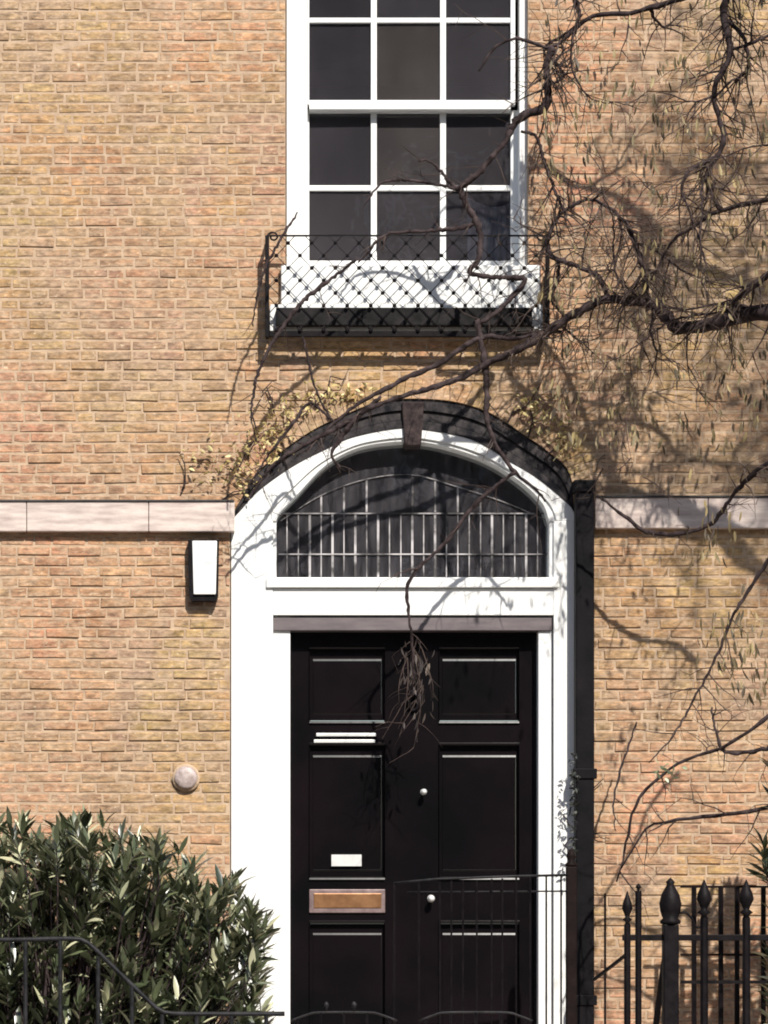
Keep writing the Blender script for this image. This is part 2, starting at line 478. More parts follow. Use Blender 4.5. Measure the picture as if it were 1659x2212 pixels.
# room behind
rm = MB(); x0, x1, z0, z1 = wx(540), wx(1220), wz(640), wz(-160)
rm.add([(x0,YB,z0),(x1,YB,z0),(x1,YB,z1),(x0,YB,z1),(x0-.5,2.4,z0),(x1+.5,2.4,z0),(x1+.5,2.4,z1),(x0-.5,2.4,z1)],
       [(4,5,6,7),(0,1,5,4),(1,2,6,5),(2,3,7,6),(3,0,4,7)])
rm.build('room', M_room, house)
ct = MB(); pts = []
for i in range(46):
    u = 1010 + i*2.6; p = P(u, 600, .27 + .014*math.sin(i*1.15) + .006*math.sin(i*2.7)); q = P(u, 425 + 22*math.sin(i*.07), .27 + .008*math.sin(i*1.15+.4))
    pts.append((p, q))
for i in range(45): ct.add([pts[i][0], pts[i+1][0], pts[i+1][1], pts[i][1]], [(0,1,2,3)])
ct.build('curtain', M_curtain, win, smooth=True)
# sill and lower slab
MB().ub(607, 1168, 572, 657, -.038, .168).build('sill', M_white, win, bev=.006)
MB().ub(583, 1172, 657.5, 716, -.05, .058).build('sill_slab', M_white, win, bev=.005)

# ---- iron window guard
gd = empty('window_guard', (wx(880), -.2, wz(720)), parent=house)
GY = -.105
for a, b in ((508, 728),):
    for uu in (577, 1183):
        MB().ub(uu-4.5, uu+4.5, a, b, GY, .02).build('guard_post', M_black, gd, bev=.002)
MB().ub(581.5, 1178.5, 714, 727, GY-.002, .022).build('bottom_rail', M_black, gd, bev=.002)
MB().ub(596, 1150, 664, 703, GY+.012, .040).build('sill_shade_panel', M_dwall, gd, bev=.004)  # dark panel standing in for the shade below the sill
MB().ub(581.5, 1178.5, 507, 510.5, GY, .008).build('top_rail', M_black, gd)
for uu in (577, 1183):                                # side returns to the wall
    for v in (720, 512):
        a = P(uu, v, GY+.01)
        MB().box(a.x-.006, a.x+.006, GY+.021, .0, a.z-.006, a.z+.006).build('side_rail', M_black, gd)
    for k in range(3):
        a = P(uu, 720, GY); b = P(uu, 575, GY); yy = GY + .035 + k*.03
        MB().box(a.x-.004, a.x+.004, yy-.004, yy+.004, a.z+.006, b.z-.006).build('side_bar', M_black, gd)
def seg(mb, u0, v0, u1, v1, y, r): mb.tube([P(u0, v0, y), P(u1, v1, y)], r, 5)
TOPV, BOTV, HU, HV = 511, 713, 25.5, 27.0               # diagonal lattice over the whole guard, nodes 51 apart
for sgn in (1, -1):
    for k in range(-6, 19):
        u0 = 597 + 51*k; n0 = (606 - TOPV)/HV*HU; n1 = (606 - BOTV)/HV*HU
        a, b = [u0 - sgn*n0, TOPV], [u0 - sgn*n1, BOTV]
        def clip(p, q):
            for lim, less in ((582, True), (1178, False)):
                if (p[0] < lim) == less and p[0] != lim:
                    t = (lim - p[0])/(q[0]-p[0]); p[1] = p[1] + (q[1]-p[1])*t; p[0] = lim
        if max(a[0], b[0]) <= 590 or min(a[0], b[0]) >= 1170: continue
        clip(a, b); clip(b, a)
        m_ = MB(); seg(m_, a[0], a[1], b[0], b[1], GY+.004+.003*sgn, .0019)
        m_.build('lattice_bar', M_black, gd)
for r in range(8):
    v = 525 + 27*r
    for k in range(13):
        u = 597 + k*51 + (25.5 if r % 2 == 0 else 0)
        if u > 1175: continue
        p = P(u, v, GY - .004)
        MB().lathe(p, [(.0092,0),(.0072,.006),(.003,.009)], 8, 'Y').build('rosette', M_black, gd)
for k in range(12):
    u = 600 + k*50
    if u < 1178: MB().ub(u-3, u+3, 703.5, 713.5, GY+.002, .012).build('guard_stud', M_black, gd)
# scrolls at the two ends
for uu, sg in ((577, 1), (1183, -1)):
    m_ = MB(); pts = []
    for i in range(22):
        a = i/21*math.pi*2.3; r = 4 + 9*(1-i/21)
        pts.append(P(uu + sg*(13 - r*math.cos(a)), 512 - r*math.sin(a)*.9, GY+.008))
    m_.tube(pts, .0042, 6); m_.build('scroll', M_black, gd, smooth=True)

# ---- door surround
sur = empty('door_surround', (wx(870), .1, wz(1500)), parent=house)
YS = .012
o_, i_ = cu(A, .012, 60), cu(B, .012, 60)
# ring coloured dark for the shadow under the brick arch: three stepped strips
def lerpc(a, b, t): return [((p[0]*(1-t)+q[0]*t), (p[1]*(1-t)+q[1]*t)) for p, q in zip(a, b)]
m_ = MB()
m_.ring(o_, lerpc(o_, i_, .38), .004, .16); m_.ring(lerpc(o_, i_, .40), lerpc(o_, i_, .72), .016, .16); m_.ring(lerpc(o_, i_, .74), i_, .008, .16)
m_.build('arch_shadow_ring', M_arch_shadow, sur)
o2, i2 = cu(B, YS, 60), cu(Cc, YS, 60)
m_ = MB(); m_.ring(o2, lerpc(o2, i2, .74), YS, .20); m_.ring(lerpc(o2, i2, .74), i2, YS+.010, .20); m_.build('arch_frame', M_white, sur, bev=.002)
MB().ub(499, 590, 1125, 2490, YS, .17).build('jamb', M_white, sur, bev=.004)
MB().ub(1196, 1241, 1125, 2490, YS, .17).build('jamb', M_white, sur, bev=.004)
MB().ub(590.2, 597, 1125, 1247, YS+.018, .15).build('jamb_bead', M_white, sur)
MB().ub(1187, 1195.8, 1125, 1247, YS+.018, .15).build('jamb_bead', M_white, sur)
MB().ub(590.2, 627, 1331, 2490, YS+.03, .12).build('inner_jamb', M_white, sur, bev=.003)
MB().ub(1163, 1192, 1363, 2490, YS+.03, .12).build('inner_jamb', M_white, sur, bev=.003)
MB().ub(575, 1206, 1247, 1269, YS-.014, .12).build('transom_moulding', M_white, sur, bev=.004)
MB().ub(590.2, 1195.8, 1271, 1329, YS+.004, .12).build('transom', M_white, sur, bev=.003)
MB().ub(590.2, 1192, 1334, 1362, YS+.016, .1).build('door_head', M_head, sur, bev=.003)
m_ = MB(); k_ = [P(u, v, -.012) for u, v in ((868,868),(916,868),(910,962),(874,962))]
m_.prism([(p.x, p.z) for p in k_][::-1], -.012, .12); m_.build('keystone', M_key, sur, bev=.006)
# fanlight
fan = empty('fanlight', (wx(890), .13, wz(1180)), parent=house)
fc = cu(Cc, .12, 40); a = P(597, 1247, .12); b = P(1187, 1247, .12)
m_ = MB(); m_.add([(x, .12, z) for x, z in fc] + [(b.x,.12,b.z),(a.x,.12,a.z)], [tuple(range(42))]); m_.build('pane', M_fanglass, fan)
M_lead = simple('pale_leading', (.04,.037,.037), (.52,.49,.49), .6, 7, .2, lo=.42, hi=.62)
for v in (1109, 1197):
    MB().ub(602, 1186, v-1.4, v+1.4, .1112, .004).build('glazing_bar', M_lead, fan)
for k in range(23):
    u = 620 + k*24.6; w_ = 5 if k in (2,4,6,8,11,13,18,21) else 2.4
    MB().ub(u-w_/2, u+w_/2, 1109, 1246.5, .1155, .004).build('glazing_bar', M_lead, fan)
for u, v0 in ((694,1070),(743,1052),(792,1035),(891,1030),(940,1040),(989,1052),(1038,1075)):
    MB().ub(u-2, u+2, v0, 1106, .1155, .004).build('glazing_bar', M_lead, fan)
arcp = crv([(606,1125,0),(694,1070,0),(792,1035,0),(891,1026,0),(989,1052,0),(1090,1085,0),(1184,1125,0)], 30)
m_ = MB(); m_.tube([P(q.x, q.y, .113) for q in arcp], .0022, 5); m_.build('glazing_bar', M_lead, fan)
rm = MB(); x0, x1, z0, z1 = wx(560), wx(1230), wz(1290), wz(930)
rm.add([(x0,YB,z0),(x1,YB,z0),(x1,YB,z1),(x0,YB,z1),(x0,1.8,z0),(x1,1.8,z0),(x1,1.8,z1),(x0,1.8,z1)],
       [(4,5,6,7),(0,1,5,4),(1,2,6,5),(2,3,7,6),(3,0,4,7)])
rm.build('hall', M_room, house)

# ---- door
door = empty('front_door', (wx(895), .12, .45), parent=house)
DY = .115
dm = MB()
pan = [(670,830,1398,1562),(670,830,1606,1900),(670,830,1990,2330),(950,1120,1398,1562),(950,1120,1606,1900),(950,1120,1990,2330)]
# leaf as stiles and rails around recessed panels
us_ = [627, 670, 830, 950, 1120, 1163]; vs_ = [1362, 1398, 1562, 1606, 1900, 1990, 2330, 2490]
for i in range(5):
    for j in range(7):
        if i in (1, 3) and j in (1, 3, 5): continue
        dm.ub(us_[i], us_[i+1], vs_[j], vs_[j+1], DY, .045)
import bmesh
dl = dm.build('door_leaf', M_door, door)
bm_ = bmesh.new(); bm_.from_mesh(dl.data); bmesh.ops.remove_doubles(bm_, verts=bm_.verts, dist=.0002)
fs = {}
for f in bm_.faces:
    fs.setdefault(frozenset(v.index for v in f.verts), []).append(f)
bmesh.ops.delete(bm_, geom=[f for l in fs.values() if len(l) > 1 for f in l], context='FACES_ONLY')
bm_.to_mesh(dl.data); bm_.free()
for (u0, u1, v0, v1) in pan:
    pm = MB()
    # bolection moulding standing proud of the leaf, then the sunk bed, then the raised field
    def step(u0, u1, v0, v1, y0, ix, iz, y1):
        a, b = P(u0, v1, y0), P(u1, v0, y0); h, i = ix/K, iz/K
        pm.add([(a.x,y0,a.z),(b.x,y0,a.z),(b.x,y0,b.z),(a.x,y0,b.z),(a.x+h,y1,a.z+i),(b.x-h,y1,a.z+i),(b.x-h,y1,b.z-i),(a.x+h,y1,b.z-i)],
               [(0,1,5,4),(1,2,6,5),(2,3,7,6),(3,0,4,7)])
        return u0+ix, u1-ix, v0+iz, v1-iz, y1
    q = step(u0-2, u1+2, v0-2, v1+2, DY-.001, .4, 2, DY-.010)
    q = step(*q[:4], q[4], .3, 3.6, DY-.007)
    q = step(*q[:4], q[4], .3, 2, DY+.020)
    q2 = (q[0]+7, q[1]-7, q[2]+20, q[3]-12)
    pm.ring([(P(q[0],q[2],q[4]).x, P(0,q[2],q[4]).z), (P(q[1],0,q[4]).x, P(0,q[2],q[4]).z), (P(q[1],0,q[4]).x, P(0,q[3],q[4]).z), (P(q[0],0,q[4]).x, P(0,q[3],q[4]).z), (P(q[0],q[2],q[4]).x, P(0,q[2],q[4]).z)],
            [(P(q2[0],0,q[4]).x, P(0,q2[2],q[4]).z), (P(q2[1],0,q[4]).x, P(0,q2[2],q[4]).z), (P(q2[1],0,q[4]).x, P(0,q2[3],q[4]).z), (P(q2[0],0,q[4]).x, P(0,q2[3],q[4]).z), (P(q2[0],0,q[4]).x, P(0,q2[2],q[4]).z)], DY+.020, DY+.024)
    q = step(*q2, DY+.020, .4, 4, DY+.0168)
    a, b = P(q[0], q[3], q[4]), P(q[1], q[2], q[4])
    pm.add([(a.x,q[4],a.z),(b.x,q[4],a.z),(b.x,q[4],b.z),(a.x,q[4],b.z)], [(0,1,2,3)])
    pm.build('door_panel', M_door, door)
m_ = MB(); m_.ub(668, 832, 1921, 1972, DY-.010, .012); lp = m_.build('letter_plate', M_plate, door, bev=.003)
lp['label'] = 'pale metal letter plate with copper coloured flap'
MB().ub(678, 824, 1930, 1961, DY-.014, .0035).build('letter_flap', M_brass, door, bev=.002)
MB().ub(716, 781, 1846, 1871, DY-.004, .006).build('notice_plate', M_silver, door)
for v, a, b in ((1587, 683, 812), (1601, 678, 810)):
    MB().ub(a, b, v-3.5, v+3.5, DY-.016, .012).build('metal_strip', M_silver, door, bev=.002)
for u, v, r in ((915, 1711, .013), (931, 1941, .015)):
    p = P(u, v, DY)
    MB().lathe(p, [(r*1.1,0),(r*1.1,.004),(r*.45,.008),(r*.45,.028),(r*.8,.034),(r,.044),(r*.8,.054),(r*.3,.059)], 16, 'Y').build('door_knob', M_silver, door, smooth=True)
m_ = MB(); p = P(893, 1500, DY)                        # knocker
m_.lathe(p, [(.022,0),(.018,.012),(.008,.02)], 14, 'Y')
pts = [(p.x + .02*math.sin(a), p.y - .02 - .006*math.cos(a), p.z - .035 + .035*math.cos(a)) for a in [i/20*2*math.pi for i in range(21)]]
m_.tube(pts, .006, 7); m_.build('knocker', M_black, door, smooth=True)

# ---- fittings on the wall
ab = empty('alarm_box', tuple(P(438, 1300, 0)), 'white tapered alarm box with dark sides just left of the door arch', 'alarm box')
m_ = MB(); q0 = P(406,1298,-.05); q1 = P(473,1166,-.05)
m_.add([(q0.x,0,q1.z),(q1.x,0,q1.z),(q1.x-.004,0,q0.z+.02),(q1.x-.014,0,q0.z),(q0.x+.016,0,q0.z),(q0.x+.004,0,q0.z+.02)] +
       [(q0.x,-.05,q1.z),(q1.x,-.05,q1.z),(q1.x-.004,-.05,q0.z+.02),(q1.x-.014,-.05,q0.z),(q0.x+.016,-.05,q0.z),(q0.x+.004,-.05,q0.z+.02)],
       [(0,1,2,3,4,5),(11,10,9,8,7,6)] + [(i,(i+1)%6+0,(i+1)%6+6,i+6) for i in range(6)])
m_.build('casing', M_black, ab)
m_ = MB(); c = [P(u, v, -.062) for u, v in ((415,1168),(469,1168),(466,1284),(418,1284))]
m_.prism([(p.x, p.z) for p in c][::-1], -.062, -.0503); m_.build('cover', M_white, ab, bev=.004)

wlp = empty('wall_light', tuple(P(402, 1680, 0)), 'small round pale bulkhead light on the brick wall above the shrub', 'light')
p = P(402, 1680, 0)
MB().lathe(p, [(.060,.0),(.060,.010),(.052,.016)], 24, 'Y').build('base', M_mortar, wlp, smooth=False)
M_frost = simple('frosted_glass', (.30,.23,.21), (.60,.50,.47), .4, 40, .5)
MB().lathe(p, [(.050,.0165),(.049,.022),(.040,.028),(.022,.032),(.004,.033)], 24, 'Y').build('glass_dome', M_frost, wlp, smooth=True)

dp = empty('drainpipe', tuple(P(1263, 2490, -.05)), 'tall square black drainpipe running up the right edge of the door surround', 'drainpipe')
m_ = MB(); a = P(1244, 2490, -.085); b = P(1284, 1046, -.085); m_.box(a.x, b.x, -.085, -.012, .01, b.z); m_.build('pipe', M_pipe, dp, bev=.006)
MB().ub(1240, 1287, 1036, 1062, -.095, .09).build('pipe_head', M_pipe, dp, bev=.005)
for v in (1660, 2150):
    MB().ub(1238, 1290, v, v+22, -.092, .086).build('bracket', M_pipe, dp, bev=.003)
post = empty('gate_post', tuple(P(1236, 2490, -.55)), 'dark brown iron post standing before the drainpipe', 'post')
m_ = MB(); a = P(1224, 2400, -.5); b = P(1246, 1872, -.5)
m_.box(a.x, b.x, -.50, -.455, .15, b.z); m_.build('shaft', M_brown, post, bev=.004)
m_ = MB(); m_.lathe(((a.x+b.x)/2, -.478, b.z), [(.022,0),(.026,.01),(.012,.022),(.02,.04),(.014,.06),(.003,.075)], 12); m_.build('finial', M_brown, post, smooth=True)
# ---- railings on the right
def spear(mb, c, w_, h):
    mb.lathe(c, [(w_*.5,0),(w_*.35,h*.06),(w_*.9,h*.14),(w_*.4,h*.22),(w_*.55,h*.3),(w_*1.0,h*.48),(w_*.85,h*.64),(w_*.4,h*.84),(w_*.06,h)], 10)
rail = empty('iron_railing', tuple(P(1500, 2500, -1.1)), 'black spear topped iron railing standing in front of the brick wall at lower right', 'railing')
RY = -1.1
for u, r, vt, sh, sw in ((1355,.0135,1925,.13,.021),(1379,.013,1908,.03,.012),(1521,.016,1900,.15,.030),(1612,.016,1900,.15,.030),(1703,.014,1900,.15,.030),(1794,.014,1900,.15,.030),(1885,.014,1900,.15,.030)):
    tpt = P(u, vt, RY)
    m_ = MB(); m_.tube([(tpt.x, RY, .0), (tpt.x, RY, tpt.z-sh)], r, 8); br = m_.build('railing_bar', M_black, rail)
    m_ = MB(); spear(m_, (tpt.x, RY, tpt.z-sh), sw, sh)
    sp = m_.build('spearhead', M_black, None, smooth=True); sp.parent = br; sp.matrix_parent_inverse = br.matrix_parent_inverse.inverted() @ parent_inv(rail) if False else parent_inv(br)
tpt = P(1448, 1996, RY)
m_ = MB(); m_.box(tpt.x-.030, tpt.x+.030, RY-.03, RY+.03, 0, tpt.z); m_.build('main_post', M_black, rail, bev=.005)
m_ = MB(); m_.lathe((tpt.x, RY, tpt.z), [(.038,0),(.042,.012),(.030,.022),(.040,.05),(.044,.08),(.036,.115),(.022,.14),(.014,.155),(.018,.165),(.004,.18)], 14); m_.build('finial', M_black, rail, smooth=True)
MB().ub(1345, 1900, 2019, 2032, RY-.008, .016).build('top_rail', M_black, rail, bev=.002)
m_ = MB(); m_.tube([P(u, v, RY) for u, v in crv([(1468,1972,0),(1482,1972,0),(1495,1985,0),(1500,2000,0),(1512,2004,0),(1518,1995,0)], 16) for u, v in [(u, v)]] if False else [P(q.x, q.y, RY) for q in crv([(1468,1972,0),(1482,1972,0),(1495,1985,0),(1500,2000,0),(1512,2004,0),(1518,1995,0)], 16)], .005, 6)
m_.build('scroll', M_black, rail, smooth=True)
m_ = MB(); m_.tube([P(1283, 2116, -.6), P(1320, 2088, -.85), P(1353, 2062, RY)], .008, 7); m_.build('stay', M_black, rail)
m_ = MB(); m_.tube([P(1417, 2215, RY+.3), P(1432, 2100, RY+.14), P(1442, 2035, RY)], .013, 7); m_.build('stay', M_black, rail)
MB().ub(1470, 1900, 2118, 2125, RY-.004, .008).build('lower_rail', M_black, rail)

r2 = empty('basement_railing', tuple(P(1560, 2500, -.35)), 'thin dark railing close to the brick wall behind the spear topped railing', 'railing')
for u in (1307, 1499, 1557, 1592, 1649, 1700, 1752, 1804):
    t_ = P(u, 1915 if u > 1310 else 1930, -.35)
    MB().tube([(t_.x, -.35, 0), (t_.x, -.35, t_.z)], .011 if u > 1310 else .005, 6).build('thin_bar', M_black, r2)
MB().ub(1470, 1820, 1913, 1918, -.355, .01).build('top_rail', M_brown, r2)
MB().ub(1470, 1820, 2060, 2065, -.355, .01).build('middle_rail', M_brown, r2)

# ---- handrail at lower left
hr = empty('garden_handrail', tuple(P(250, 2500, -1.35)), 'worn grey iron handrail sloping down in front of the leafy shrub', 'handrail')
HY = -1.35
path = crv([(-420,2028,0),(0,2030,0),(160,2028,0),(196,2042,0),(250,2094,0),(330,2170,0),(352,2186,0),(400,2190,0),(615,2190,0)], 60)
m_ = MB(); m_.tube([P(q.x, q.y, HY) for q in path], .0095, 8); m_.build('top_rail', M_grey_iron, hr, smooth=True)
for u in (-290,-205,-120,-35, 55, 130, 212, 285, 350, 425, 500, 575):
    v = min((abs(q.x-u), q.y) for q in path)[1]
    t_ = P(u, v+4, HY)
    MB().tube([(t_.x, HY, .0), (t_.x, HY, t_.z)], .0085, 7).build('baluster', M_grey_iron, hr)
sr = empty('step_railing', tuple(P(1050, 2490, -.55)), 'thin dark railing with two rails crossing the right half of the door', 'railing')
m_ = MB(); m_.tube([P(850,1908,-.55), P(940,1899,-.55), P(1100,1893,-.55), P(1228,1890,-.52)], .0055, 7); m_.build('top_rail', M_grey_iron, sr, smooth=True)
m_ = MB(); m_.tube([P(880,1927,-.55), P(1228,1925,-.52)], .0035, 6); m_.build('lower_rail', M_grey_iron, sr, smooth=True)
for u in (852, 905, 950, 975, 1000, 1030, 1062, 1085, 1115, 1145, 1180, 1212):
    t_ = P(u, 1906 - (u-850)*.045, -.55)
    MB().tube([(t_.x, -.55, .15), (t_.x, -.55, t_.z-.004)], .0042, 6).build('baluster', M_black, sr)
gt = empty('front_gate', tuple(P(880, 2500, -1.35)), 'low black iron gate with small ball finials across the foot of the door', 'gate')
for u0, u1 in ((628, 858), (905, 1150)):
    pts = crv([(u0,2205,0),(u0+35,2192,0),(u0+60,2187,0),(u1-60,2187,0),(u1-35,2192,0),(u1,2205,0)], 24)
    m_ = MB(); m_.tube([P(q.x, q.y, HY) for q in pts], .0045, 6); m_.build('gate_rail', M_grey_iron, gt, smooth=True)
    n_ = 5
    for k in range(n_):
        u = u0 + 15 + (u1-u0-30)*k/(n_-1); v = min((abs(q.x-u), q.y) for q in pts)[1]
        t_ = P(u, v, HY); MB().tube([(t_.x, HY, .0), (t_.x, HY, t_.z-.003)], .005, 6).build('gate_bar', M_black, gt)
for u in (705, 765):
    t_ = P(u, 2183, HY); MB().lathe(t_, [(.004,-.004),(.004,.01),(.009,.016),(.010,.024),(.006,.032),(.001,.035)], 10).build('ball_finial', M_grey_iron, gt, smooth=True)

# ------------------------------------------------------------------ houses over the street (mirrored in the panes)
op = empty('terrace_house', (0, -24, 0), 'dark brick terrace across the street, seen only as dim reflections in the panes', 'house')
M_ob = simple('dark_brick', (.12,.09,.07), (.26,.19,.15), .9, 8, .3, vec=(1,1,4))
MB().box(-22, 22, -34, -24, -.1, 13.2).build('facade', M_ob, op)
m_ = MB(); m_.prism([(-22.2,13.2),(22.2,13.2),(21.6,14.4),(-21.6,14.4)], -33, -24.6); m_.build('roof', M_dwall, op)
for ix in range(14):
    for iz in range(4):
        x = -20.2 + ix*3.05; z = .9 + iz*2.9
        f_ = MB(); f_.box(x, x+1.2, -24.0, -23.94, z, z+1.9); fw = f_.build('window', M_white, op)
        g_ = MB(); g_.box(x+.09, x+1.11, -23.939, -23.93, z+.1, z+.9); g_.box(x+.09, x+1.11, -23.939, -23.93, z+.98, z+1.8)
        g = g_.build('pane', M_room); g.parent = fw; g.matrix_parent_inverse = parent_inv(fw)

# ------------------------------------------------------------------ shrubs
def leaf_geo(L, W, bend):
    """pointed leaf along +X folded on its midrib, 12 triangles"""
    xs = [0, .22, .55, .82, 1]; ws = [.06, .75, 1, .55, .0]
    v = []; f = []
    for x, w_ in zip(xs, ws):
        z = -bend*x*x*L
        v += [(x*L, -w_*W/2, z + .12*w_*W), (x*L, 0, z), (x*L, w_*W/2, z + .12*w_*W)]
    for i in range(4):
        a = i*3; f += [(a, a+3, a+4, a+1), (a+1, a+4, a+5, a+2)]
    return v, f
def basis(d, roll):
    d = d.normalized(); up = Vector((0,0,1))
    s = d.cross(up)
    if s.length < .05: s = Vector((1,0,0))
    s.normalize(); n_ = s.cross(d)
    from mathutils import Matrix
    c, q = math.cos(roll), math.sin(roll)
    s2 = s*c + n_*q; n2 = n_*c - s*q
    return Matrix((( d.x, s2.x, n2.x), (d.y, s2.y, n2.y), (d.z, s2.z, n2.z)))
def inpoly(u, v, poly):
    c = False; j = len(poly)-1
    for i in range(len(poly)):
        (a, b), (x, y) = poly[i], poly[j]
        if (b > v) != (y > v) and u < (x-a)*(v-b)/(y-b)+a: c = not c
        j = i
    return c
def make_shrub(root, poly, ur, vr, yr, nsh, base, Lr=(.075,.14), nparts=300):
    shoots = []
    while len(shoots) < nsh:
        u, v = U(*ur), U(*vr)
        if not inpoly(u, v, poly): continue
        y = U(*yr); shoots.append((u, v, y))
    leaves = []; stems = MB()
    bv = Vector(base)
    for (u, v, y) in shoots:
        tip = P(u, v, y)
        out = (tip - bv); out.z = abs(out.z)*.8; out.normalize()
        ax = (out*.6 + Vector((U(-.5,.5), U(-.6,.2), U(.4,1.0)))).normalized()
        foot = tip - ax*U(.10,.2)
        mid = bv.lerp(foot, .55) + Vector((U(-.05,.05), U(-.05,.05), 0))
        stems.tube([bv + Vector((U(-.1,.1),U(-.08,.08),0)), mid, foot, tip], [.008,.005,.003,.0015], 4)
        for k in range(random.randint(12, 18)):
            t = U(0, 1)**.7; p = foot.lerp(tip, t)
            ang = k*2.4 + U(-.4,.4); side = ax.cross(Vector((.3,.9,.2))).normalized(); side2 = ax.cross(side)
            sp = U(.5, 1.25) * (1.15 - .6*t)
            d = ax + (side*math.cos(ang) + side2*math.sin(ang))*sp
            leaves.append((p, basis(d, U(-.7,.7)), U(*Lr)*(1.05-.25*t), U(.17,.26), U(.0,.35)))
    stems.build('stems', M_bark, root, 'stuff')
    leaves.sort(key=lambda l: l[0].y - l[2])
    from mathutils import Matrix
    infrm = lambda p: abs((p.x-CAM.x)*12/(p.y+12)+CAM.x) < 1.62 and p.z > 1.1
    vis = [l for l in leaves if infrm(l[0])][:nparts]; vs = set(id(l) for l in vis)
    rest = MB()
    for l in leaves:
        if id(l) in vs: continue
        p, m3, L, wr, bd = l
        vv, ff = leaf_geo(L, L*wr, bd)
        rest.add([p + m3 @ Vector(q) for q in vv], ff, R())
    rest.build('foliage', M_leaf, root, 'stuff', smooth=True, tint=True)
    pr = []
    for i in range(10):
        vv, ff = leaf_geo(.1, .1*U(.17,.26), U(0,.35)); me = bpy.data.meshes.new('leaf'); me.from_pydata(vv, [], ff); me.materials.append(M_leaf); me.shade_smooth(); pr.append(me)
    for l in vis:
        p, m3, L, wr, bd = l
        o = bpy.data.objects.new('leaf', random.choice(pr)); fin(o, root)
        o.matrix_basis = Matrix.Translation(p) @ m3.to_4x4() @ Matrix.Scale(L/.1, 4)
shrub = empty('leafy_shrub', (P(230,2490,-.7).x, -.7, .16), 'dense dark green shrub with narrow glossy leaves at the lower left beside the door', 'shrub')
poly = [(-700,1790),(-300,1760),(-60,1745),(20,1755),(100,1800),(180,1765),(250,1790),(320,1812),(400,1845),(470,1905),(500,1900),(560,1930),(575,2000),(560,2060),(565,2130),(570,2230),(560,2420),(-700,2420)]
make_shrub(shrub, poly, (-700,575), (1770,2420), (-1.15,-.25), 1500, (P(150,2490,-.7).x, -.7, .16))
sh2 = empty('evergreen_shrub', (2.15, -.75, .0), 'dark evergreen shrub just reaching into the right edge above the railing', 'shrub')
poly2 = [(1628,1740),(1660,1660),(1800,1600),(2100,1640),(2160,1900),(2100,2450),(1690,2450),(1640,1940)]
make_shrub(sh2, poly2, (1610,2160), (1600,2450), (-1.0,-.5), 260, (2.15,-.75,0), nparts=40)

# ------------------------------------------------------------------ tree
tree = empty('bare_tree', (3.3, -2.3, 0), 'leafless tree with dark twisting branches crossing the window, door and right wall', 'tree')
TR = Vector((3.3, -2.3, 0))
def wob(pts, amp):
    return [p + Vector((noise.noise(p*3.1), noise.noise(p*3.1+Vector((9,3,1))), noise.noise(p*3.1+Vector((2,7,5)))))*amp for p in pts]
twigs = MB(); buds = MB()
def twig(p, d, L, r, depth, mb=None, droop=.25):
    mb = mb or twigs
    n = max(4, int(L/.05)); n = min(n, 9); pts = [p]; q = p.copy(); dd = d.normalized()
    for i in range(n):
        dd = (dd + Vector((U(-1,1), U(-.7,.7), U(-1,1)))*.27 + Vector((0,0,-droop*.25))).normalized()
        q = q + dd*(L/n); pts.append(q.copy())
    mb.tube(pts, [r*(1-.75*i/n) for i in range(n+1)], 4 if r < .006 else 5, False)
    if depth > 0:
        for i in range(1, n+1):
            if R() < .42:
                t = (pts[i]-pts[i-1]).normalized(); s = t.cross(Vector((U(-1,1),U(-1,1),U(-1,1)))).normalized()
                twig(pts[i], t*.55 + s, L*U(.35,.65), r*.55, depth-1, mb, droop)
    return pts
LP = []
def limb(pts, radii, seedtw=0, tl=(.12,.3), trr=.0035, depth=1, m=None, name='branch'):
    """pts: (u, v, y) points; radii in metres at the same points"""
    def near(u, y): return y*(.42 + .20*min(1, max(0, (u-1180)/500)))
    W = [P(u, v, near(u, y)) for u, v, y in pts]
    n = len(W)*7; C_ = crv(W, n); C_ = wob(C_, .028); C_ = [q + Vector((U(-1,1),0,U(-1,1)))*.0035 for q in C_]
    rr = []
    for i in range(n):
        t = i/(n-1)*(len(radii)-1); k = min(int(t), len(radii)-2); rr.append((radii[k]*(1-t+k)+radii[k+1]*(t-k))*1.22*U(.78,1.22))
    LP.extend((C_[i], (C_[i]-C_[i-1]).normalized(), rr[i]) for i in range(2, n-1))
    MBx = MB(); MBx.tube(C_, rr, 8); o = MBx.build(name, m or M_bark, tree, smooth=True)
    for _ in range(seedtw):
        i = random.randint(1, n-2); t = (C_[i+1]-C_[i-1]).normalized()
        s = t.cross(Vector((U(-1,1),U(-1,1),U(-1,1)))).normalized()
        twig(C_[i], t*.6+s, U(*tl), trr, depth)
    return C_
mm = .001
# trunk (out of frame on the right) and links
m_ = MB(); tp = [TR, TR+Vector((.02,0,1.2)), TR+Vector((-.05,.03,2.4)), TR+Vector((.03,0,3.6)), TR+Vector((-.02,-.05,5.0)), TR+Vector((-.2,0,6.4)), TR+Vector((-.5,.1,8.0))]
C_ = wob(crv(tp, 40), .06); m_.tube(C_, [.20-.14*i/39 for i in range(40)], 14); m_.build('trunk', M_bark, tree, smooth=True)
def tru(z): return C_[min(39, max(0, int(z/8*39)))]
def toU(p):                                          # world -> (u, v, y)
    s = 12.0/(p.y+12.0); W = CAM + (p-CAM)*s
    return (W.x*K + 829.5, 2490 - (W.z-.45)*K, p.y)
